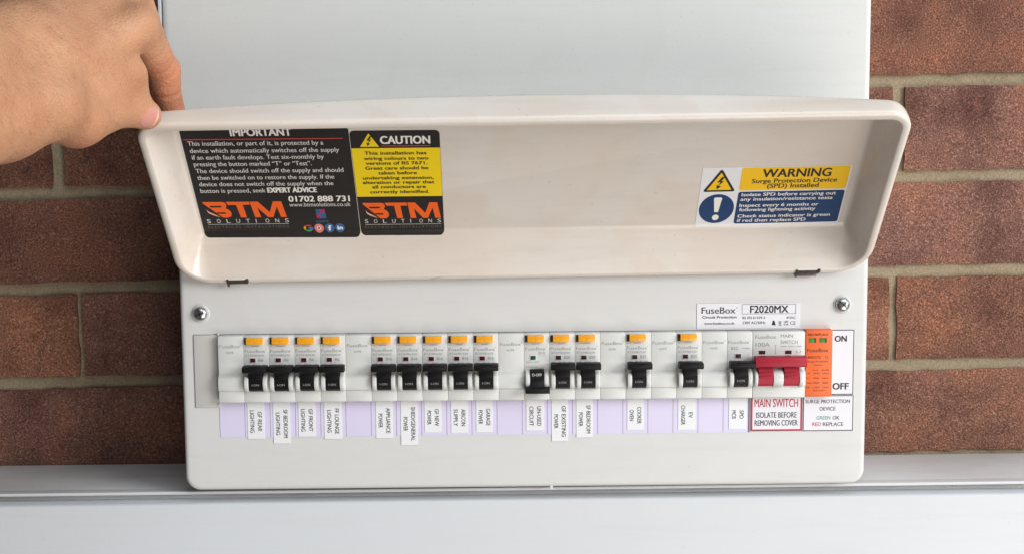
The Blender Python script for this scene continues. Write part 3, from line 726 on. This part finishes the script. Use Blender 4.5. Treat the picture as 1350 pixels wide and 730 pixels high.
names = {1: (6, 'GF REAR LIGHTING'), 2: (6, 'SF BEDROOM LIGHTING'), 3: (6, 'GF FRONT LIGHTING'), 4: (6, 'FF LOUNGE LIGHTING'), 6: (16, 'APPLIANCE POWER'), 7: (16, 'SHED/GENERAL POWER'), 8: (16, 'GF NEW POWER'), 9: (16, 'AIRCON SUPPLY'), 10: (16, 'GARAGE POWER'),
    12: (10, 'UN-USED CIRCUIT'), 13: (20, 'GF EXISTING POWER'), 14: (20, 'SF BEDROOM POWER'), 16: (32, 'COOKER OVEN'), 18: (32, 'EV CHARGER')}
blank_labels = {0: 'blank white module at the left end of the breaker row', 5: 'blank white module between the FF LOUNGE and APPLIANCE breakers', 11: 'blank white module between the GARAGE breaker and the switched-off breaker',
    15: 'blank white module between the SF BEDROOM POWER and COOKER breakers', 17: 'blank white module between the COOKER and EV CHARGER breakers', 19: 'blank white module between the EV CHARGER and SPD breakers'}
protos = {}
for i in range(21):
    x = (X0+MW*(i+0.5))/1000
    if i in kinds:
        if 'blank' not in protos:
            b = MB(); b.prism_x(BODY, -HW/1000, HW/1000, 'module_plastic', 0.0003)
            f = pfn(-0.00606); b.text('FuseBox', -8.0, 6.6, 103.3, 2.2, 'ink_grey', f, 0.004); disc(b, 7.1, 105.5, 0.3, 0.3, 'ink_grey', f, 8); b.text('ADFB', -3.4, 1.9, 99.4, 1.5, 'ink_grey', f)
            protos['blank'] = o = b.build('blanking_module'); 
        else:
            o = protos['blank'].copy(); col.objects.link(o)
        o.location = (x, 0, 0)
        tag(o, blank_labels[i], 'blanking module', 'blank modules in the breaker row')
    elif i == 20:
        o = assemble('circuit_breaker', breaker_parts(32, True, 'mcb'), x)
        tag(o, 'narrow breaker without a yellow button beside the red main switch, above the SPD MCB label', 'circuit breaker', 'breakers in the row')
    else:
        rt, nm = names[i]; on = i != 12; key = (rt, on)
        if key not in protos: o = protos[key] = assemble('circuit_breaker', breaker_parts(rt, on), x)
        else: o = copy_thing(protos[key], x)
        if on: tag(o, 'breaker with yellow test button and raised black toggle above the %s label' % nm, 'circuit breaker', 'breakers in the row')
        else: tag(o, 'switched-off breaker with its black toggle down, above the UN-USED CIRCUIT label', 'circuit breaker', 'breakers in the row')

# main switch
ms = empty('main_switch', (0.1785, 0, 0.0645))
tag(ms, 'double-width main switch with a red toggle bar across two levers', 'switch')
def under(b, n, par):
    o = b.build(n, par); o.location = (-par.location.x, -par.location.y, -par.location.z); return o
b = MB(); b.prism_x(BODY, 0.1601, 0.1969, 'module_plastic', 0.0003)
for x0, x1 in ((0.1607, 0.1629), (0.1736, 0.1808), (0.1919, 0.1946)): b.prism_x(CHEEK, x0, x1, 'module_plastic', 0.0006)
f = pfn(-0.00606)
for t, x0, x1, z, c in [('FuseBox', 161.64, 176.3, 106.64, 2.5), ('100A', 161.81, 171.96, 101.0, 2.9), ('MAIN', 179.57, 188.12, 107.37, 2.3), ('SWITCH', 179.42, 191.5, 102.83, 2.5)]: b.text(t, x0, x1, z, c, 'ink_grey', f, 0.012)
b.text('240V 50Hz 100A', 179.5, 194.5, 100.6, 1.0, 'ink_grey', f)
rect(b, 175.8, 176.1, 95.9, 101.8, 'ink_grey', f); rect(b, 175.2, 176.7, 101.6, 101.9, 'ink_grey', f); rect(b, 175.2, 176.7, 95.8, 96.1, 'ink_grey', f)
b.text('3 7', 190.2, 194.3, 96.2, 1.8, 'ink_grey', f)
under(b, 'body', ms)
for x0, x1 in ((164.44, 168.79), (183.0, 187.29)):
    b = MB(); b.box(x0/1000, x1/1000, -0.00645, -0.0056, 0.0958, 0.0982, 'flag_red', 0.0001); under(b, 'indicator_window', ms)
for x0, x1 in ((163.1, 173.3), (181.2, 191.6)):
    b = MB()
    rot = [(-0.0060, 0.0890)]+[(-0.0090-0.0036*math.sin(math.pi*t/8)**0.35, 0.0890-0.0155*t/8) for t in range(9)]+[(-0.0060, 0.0733)]
    b.prism_x(rot, x0/1000, x1/1000, 'red_plastic')
    b.box(x0/1000+0.0004, x1/1000-0.0004, -0.0134, -0.0110, 0.0802, 0.0812, 'red_plastic', 0.0003)
    b.box(x0/1000+0.0004, x1/1000-0.0004, -0.0134, -0.0110, 0.0832, 0.0839, 'red_plastic', 0.0003)
    under(b, 'lever', ms)
b = MB(); hb = Z((-9.0, 95.2), (-15.2, 95.1), (-16.2, 94.4), (-16.6, 93.2), (-16.6, 90.0), (-16.2, 88.6), (-15.2, 87.8), (-9.0, 87.6))
b.prism_x(hb, 0.1600, 0.1962, 'red_plastic', 0.0006); under(b, 'toggle_bar', ms)

# surge protector
sp = empty('surge_protector', (0.2065, 0, 0.0645))
tag(sp, 'orange surge protection device with two green status windows at the right end of the row', 'surge protector')
b = MB(); SB = Z((9, 112.6), (-4.8, 112.6), (-6.2, 112.2), (-6.6, 111.2), (-6.6, 66.6), (-6.2, 65.6), (-5.4, 65.1), (9, 65.1))
b.prism_x(SB, 0.1972, 0.2160, 'orange_plastic', 0.0004)
f = pfn(-0.00666)
for t, x0, x1, z, c in [('RED-REPLACE', 198.5, 213.0, 108.6, 1.5), ('FuseBox', 198.2, 213.2, 96.9, 2.6), ('SPDCUT2', 198.6, 207.8, 92.4, 1.6), ('T2', 210.75, 213.16, 92.2, 1.7), ('Surge Protection', 198.75, 213.2, 89.67, 1.2), ('Device', 203.07, 208.69, 87.24, 1.1),
    ('L-N', 202.6, 206.08, 83.57, 1.1), ('N-PE', 209.03, 213.85, 83.51, 1.1), ('Uc', 197.9, 200.49, 81.29, 1.1), ('275V', 202.64, 207.73, 81.24, 1.1), ('255V', 209.07, 213.89, 81.18, 1.1), ('In', 197.9, 200.01, 77.94, 1.1), ('20kA', 202.69, 206.98, 77.88, 1.1), ('20kA', 209.12, 213.41, 77.82, 1.1),
    ('Imax', 197.92, 201.94, 74.57, 1.1), ('40kA', 202.75, 207.04, 74.52, 1.1), ('40kA', 209.18, 213.47, 74.46, 1.1), ('Up', 197.98, 200.39, 71.32, 1.1), ('1.5kV', 202.8, 207.36, 71.27, 1.1), ('1.5kV', 209.24, 213.8, 71.21, 1.1), ('BS EN 61643-11', 202.84, 211.96, 69.08, 1.0)]:
    b.text(t, x0, x1, z, c, 'ink_black', f, 0.03 if t in ('RED-REPLACE', 'SPDCUT2') else 0.012)
under(b, 'body', sp)
for x0, x1 in ((199.3, 204.3), (206.8, 211.8)):
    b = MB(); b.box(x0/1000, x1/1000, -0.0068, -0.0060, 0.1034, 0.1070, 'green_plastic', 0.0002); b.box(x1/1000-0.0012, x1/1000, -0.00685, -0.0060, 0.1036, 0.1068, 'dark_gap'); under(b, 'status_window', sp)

# ================================================================== HAND (one continuous skin, from a blended distance field)
def A(*p): return np.array(p, dtype=np.float64)
H = dict(fa2=A(-350, -395, 205), fb2=A(-349, -372, 248), fa1=A(-304.6, -270, 247), fb1=A(-302, -245, 284), wr=A(-284.3, -205, 264), wu=A(-281, -178, 300),
    cmc=A(-265, -190, 268), tm=A(-257, -163, 261), ti=A(-242.5, -131, 268.5), tt=A(-230.2, -115.8, 262.9),
    im0=A(-274.6, -185, 277), im=A(-230.0, -130, 314.5), ip=A(-224.6, -92, 291.2), idp=A(-226.2, -73.5, 267), it=A(-230, -58, 247),
    mm0=A(-274, -182, 290), mm=A(-240, -108, 338), mp=A(-236, -68, 304), mt=A(-240, -48, 262),
    rm0=A(-275, -172, 302), rm=A(-252, -95, 352), rp=A(-250, -54, 318), rt=A(-252, -36, 272),
    lm0=A(-277, -162, 310), lm=A(-263, -93, 360), lp=A(-264, -56, 330), lt=A(-263, -40, 290),
    w0=A(-257, -158, 277), w1=A(-234.5, -134, 286), tq=A(-233.5, -122, 271.5))
CONES = [  # (a, b, ra, rb, blend)
    ('fa2', 'fa1', 36, 29, 14), ('fb2', 'fb1', 36, 28, 14), ('fa1', 'wr', 29, 24.0, 14), ('fb1', 'wu', 28, 23, 14),
    ('wr', 'cmc', 24, 19, 12), ('wu', 'mm0', 22, 20, 12), ('wr', 'im0', 23, 19, 12),
    ('im0', 'im', 18, 12.2, 9), ('mm0', 'mm', 18, 12.2, 9), ('rm0', 'rm', 17, 11.5, 9), ('lm0', 'lm', 16, 10.5, 9),
    ('cmc', 'tm', 18, 16, 9), ('tm', 'ti', 16, 13.4, 8), ('w0', 'w1', 16, 9.5, 10),
    ('w1', 'tq', 9.0, 8.0, 6),
    ('im', 'ip', 12.0, 9.8, 5), ('ip', 'idp', 9.8, 8.6, 3), ('idp', 'it', 8.5, 6.8, 3),
    ('mm', 'mp', 12.0, 9.8, 4), ('mp', 'mt', 9.6, 7.2, 2), ('rm', 'rp', 11, 9.2, 4), ('rp', 'rt', 9, 6.8, 2), ('lm', 'lp', 10, 8, 4), ('lp', 'lt', 8, 6, 2),
    ('ti', 'tt', 12.6, 9.2, 4)]
lo = np.array([-385., -430., 165.]); hi = np.array([-205., -25., 385.]); h = 1.35
dims = np.ceil((hi-lo)/h).astype(int)+1
gx = (lo[0]+h*np.arange(dims[0])).astype(np.float32)[:, None, None]; gy = (lo[1]+h*np.arange(dims[1])).astype(np.float32)[None, :, None]; gz = (lo[2]+h*np.arange(dims[2])).astype(np.float32)[None, None, :]
D = np.full(dims, 60.0, np.float32)
for a, c, ra, rb2, bl in CONES:
    pa, pb = H[a], H[c]; R_ = max(ra, rb2)+24
    s0 = np.clip(((np.minimum(pa, pb)-R_-lo)/h).astype(int), 0, dims); s1 = np.clip(((np.maximum(pa, pb)+R_-lo)/h).astype(int)+2, 0, dims)
    sl = tuple(slice(i, j) for i, j in zip(s0, s1))
    x = gx[sl[0]]-pa[0]; y = gy[:, sl[1]]-pa[1]; z = gz[:, :, sl[2]]-pa[2]
    d = pb-pa; L2 = float(d@d)
    t = np.clip((x*d[0]+y*d[1]+z*d[2])/L2, 0, 1)
    dist = np.sqrt((x-t*d[0])**2+(y-t*d[1])**2+(z-t*d[2])**2)-(ra+(rb2-ra)*t)
    if (a, c) == ('im', 'ip'): dist += 1.5*np.exp(-((t-0.94)*45/1.3)**2)+0.8*np.exp(-((t-0.80)*45/1.2)**2)+0.7*np.exp(-((t-0.45)*45/1.4)**2)
    if (a, c) == ('ip', 'idp'): dist += 1.5*np.exp(-((t-0.50)*30/1.3)**2)+0.6*np.exp(-((t-0.64)*30/1.1)**2)
    if (a, c) == ('ti', 'tt'): dist += 0.9*np.exp(-((t-0.10)*22/1.2)**2)+0.7*np.exp(-((t-0.26)*22/1.1)**2)
    cur = D[sl]; hh = np.clip(0.5+0.5*(cur-dist)/bl, 0, 1)
    D[sl] = cur*(1-hh)+dist*hh-bl*hh*(1-hh)
# knuckle and tendon relief
def bump_at(p, r, amt):
    s0 = np.clip(((p-r*2.5-lo)/h).astype(int), 0, dims); s1 = np.clip(((p+r*2.5-lo)/h).astype(int)+2, 0, dims)
    sl = tuple(slice(i, j) for i, j in zip(s0, s1))
    q = (gx[sl[0]]-p[0])**2+(gy[:, sl[1]]-p[1])**2+(gz[:, :, sl[2]]-p[2])**2
    D[sl] -= amt*np.exp(-q/(r*r))
bump_at(A(-226, -141, 316), 9, 2.0); bump_at(A(-258, -175, 258), 12, 1.2); bump_at(A(-246, -146, 262), 8, 1.0)
bump_at(A(-262, -196, 286), 10, 1.4); bump_at(A(-246, -176, 303), 6, 0.9); bump_at(A(-256, -189, 297), 6, 0.9); bump_at(A(-250, -172, 300), 10, 1.0); bump_at(A(-252, -168, 284), 9, -1.6); bump_at(A(-270, -205, 300), 9, -1.5)
# naive surface nets
ins = D < 0
c = [(i, j, k_) for i in (0, 1) for j in (0, 1) for k_ in (0, 1)]
def sub(arr, o): return arr[o[0]:arr.shape[0]-1+o[0], o[1]:arr.shape[1]-1+o[1], o[2]:arr.shape[2]-1+o[2]]
cnt = sum(sub(ins, o).astype(np.int8) for o in c)
cells = np.argwhere((cnt > 0) & (cnt < 8))
idx = -np.ones(cnt.shape, np.int32); idx[tuple(cells.T)] = np.arange(len(cells))
acc = np.zeros((len(cells), 3)); num = np.zeros(len(cells))
for o in c:
    for ax in range(3):
        if o[ax]: continue
        o2 = list(o); o2[ax] = 1
        va = D[cells[:, 0]+o[0], cells[:, 1]+o[1], cells[:, 2]+o[2]]; vb = D[cells[:, 0]+o2[0], cells[:, 1]+o2[1], cells[:, 2]+o2[2]]
        cr = (va < 0) != (vb < 0); t = np.where(cr, va/np.where(cr, va-vb, 1), 0)
        pt = np.array(o, float)[None, :].repeat(len(cells), 0); pt[:, ax] = t
        acc[cr] += pt[cr]; num[cr] += 1
HV = lo+h*(cells+acc/num[:, None])
HF = []
for ax in range(3):
    b1, b2 = (ax+1) % 3, (ax+2) % 3
    sA = [slice(None)]*3; sB = [slice(None)]*3; sA[ax] = slice(0, -1); sB[ax] = slice(1, None)
    e = np.argwhere(ins[tuple(sA)] != ins[tuple(sB)])
    e = e[(e[:, b1] > 0) & (e[:, b2] > 0) & (e[:, b1] < dims[b1]-1) & (e[:, b2] < dims[b2]-1)]
    sg = ins[tuple(e.T)]
    def cid(d1, d2):
        q = e.copy(); q[:, b1] -= d1; q[:, b2] -= d2; return idx[tuple(q.T)]
    quad = np.stack([cid(1, 1), cid(0, 1), cid(0, 0), cid(1, 0)], 1)
    quad[~sg] = quad[~sg][:, ::-1]
    HF.append(quad)
HF = np.concatenate(HF)
# light smoothing
for _ in range(3):
    s_ = np.zeros_like(HV); n_ = np.zeros(len(HV))
    for a, c2 in ((0, 1), (1, 2), (2, 3), (3, 0)):
        np.add.at(s_, HF[:, a], HV[HF[:, c2]]); np.add.at(n_, HF[:, a], 1)
        np.add.at(s_, HF[:, c2], HV[HF[:, a]]); np.add.at(n_, HF[:, c2], 1)
    HV = HV*0.5+0.5*s_/n_[:, None]
me = bpy.data.meshes.new('person'); me.from_pydata((HV/1000).tolist(), [], HF.tolist()); me.update()
me.polygons.foreach_set('use_smooth', [True]*len(me.polygons)); me.materials.append(MATS['skin'])
att = me.attributes.new('redness', 'FLOAT', 'POINT')
def seg_d(P_, a, c2):
    d = c2-a; t = np.clip(((P_-a)@d)/(d@d), 0, 1); return np.linalg.norm(P_-a-t[:, None]*d, axis=1), t
red = np.zeros(len(HV))
for a, c2, amt in (('ip', 'idp', 0.75), ('idp', 'it', 0.8), ('mp', 'mt', 0.8)):
    d, t = seg_d(HV, H[a], H[c2]); red = np.maximum(red, amt*np.clip(1-(d-11)/4, 0, 1))
d, t = seg_d(HV, H['im'], H['ip']); red = np.maximum(red, 0.75*np.clip(1-(d-13)/4, 0, 1)*np.clip((t-0.35)/0.35, 0, 1))
d, t = seg_d(HV, H['ti'], H['tt']); red = np.maximum(red, 0.30*np.clip(1-(d-11)/4, 0, 1)*t)
d = np.linalg.norm(HV-A(-250, -165, 247), axis=1); red = np.maximum(red, 0.35*np.clip(1-d/26, 0, 1))
att.data.foreach_set('value', red.astype(np.float32))
person = bpy.data.objects.new('person', me); col.objects.link(person)
tag(person, 'bare left hand and forearm pinching the lid’s upper left corner between thumb and fingers', 'person')

# thumb nail: curved plate lying on the back of the thumb tip
ta, tb = H['ti'], H['tt']; td = (tb-ta)/np.linalg.norm(tb-ta)
camdir = A(-18.3, -911.4, 245.1)-tb; camdir /= np.linalg.norm(camdir)
nn = camdir+A(-0.05, 0, 0.06); nn -= td*(nn@td); nn /= np.linalg.norm(nn); ns = np.cross(td, nn)
V = []; Fc = []; nu, nv = 16, 12
for i in range(nu+1):
    q = -1+2*i/nu; s = -3.4+6.2*q                 # along the thumb
    half = 47*max(1-abs(q)**(2.4 if q < 0 else 3.4), 0.0)**0.5+0.5
    for j in range(nv+1):
        a = R(-half+2*half*j/nv)
        base = 9.2 if s > 0 else 9.2-0.19*s
        rad = (math.sqrt(max(base**2-0.75*max(s, 0)**2, 1))+0.30-0.45*max(-q, 0)**3)*(1-0.045*(abs(a)/R(56))**3)
        p = tb+td*s+nn*(rad*math.cos(a))+ns*(rad*math.sin(a))
        V.append(tuple(p/1000))
for i in range(nu):
    for j in range(nv):
        a = i*(nv+1)+j; Fc.append((a, a+1, a+nv+2, a+nv+1))
b = MB(); k_ = (nu-2)*nv; b.add(V, Fc[:k_], 'nail'); b.add(V, Fc[k_:], 'nail_edge'); b.build('thumbnail', person, angle=80)

# fine hairs on the back of hand, wrist and forearm
rh = random.Random(3)
nrm = np.zeros((len(me.vertices), 3), np.float32); me.vertices.foreach_get('normal', nrm.ravel())
vis = np.where((nrm[:, 1] < -0.1) & (HV[:, 1] < -150) & (HV[:, 1] > -300) & (HV[:, 2] < 335))[0]
flow = A(0.25, 0.45, -0.9)
V = []; Fc = []
for _ in range(1300):
    i = int(vis[rh.randrange(len(vis))]); p = HV[i]; n0 = nrm[i].astype(float)
    wgt = 1.0 if p[1] < -185 else 0.45
    if rh.random() > wgt: continue
    d = flow+A(rh.gauss(0, .25), rh.gauss(0, .25), rh.gauss(0, .25)); d -= n0*(d@n0); d /= np.linalg.norm(d)
    ln = rh.uniform(4, 9); side = np.cross(n0, d)*0.028; o0 = len(V)
    for k_ in range(5):
        t = k_/4; q = p+d*ln*t+n0*(1.5*math.sin(t*2.2)*0.8-0.1); w_ = side*(1-0.8*t)
        V += [tuple((q-w_)/1000), tuple((q+w_)/1000), tuple((q+n0*0.03*(1-0.8*t))/1000)]
    for k_ in range(4):
        a = o0+3*k_; Fc += [(a, a+1, a+4, a+3), (a+1, a+2, a+5, a+4), (a+2, a, a+3, a+5)]
b = MB(); b.add(V, Fc, 'hair'); hr = b.build('hair', person); hr['kind'] = 'stuff'
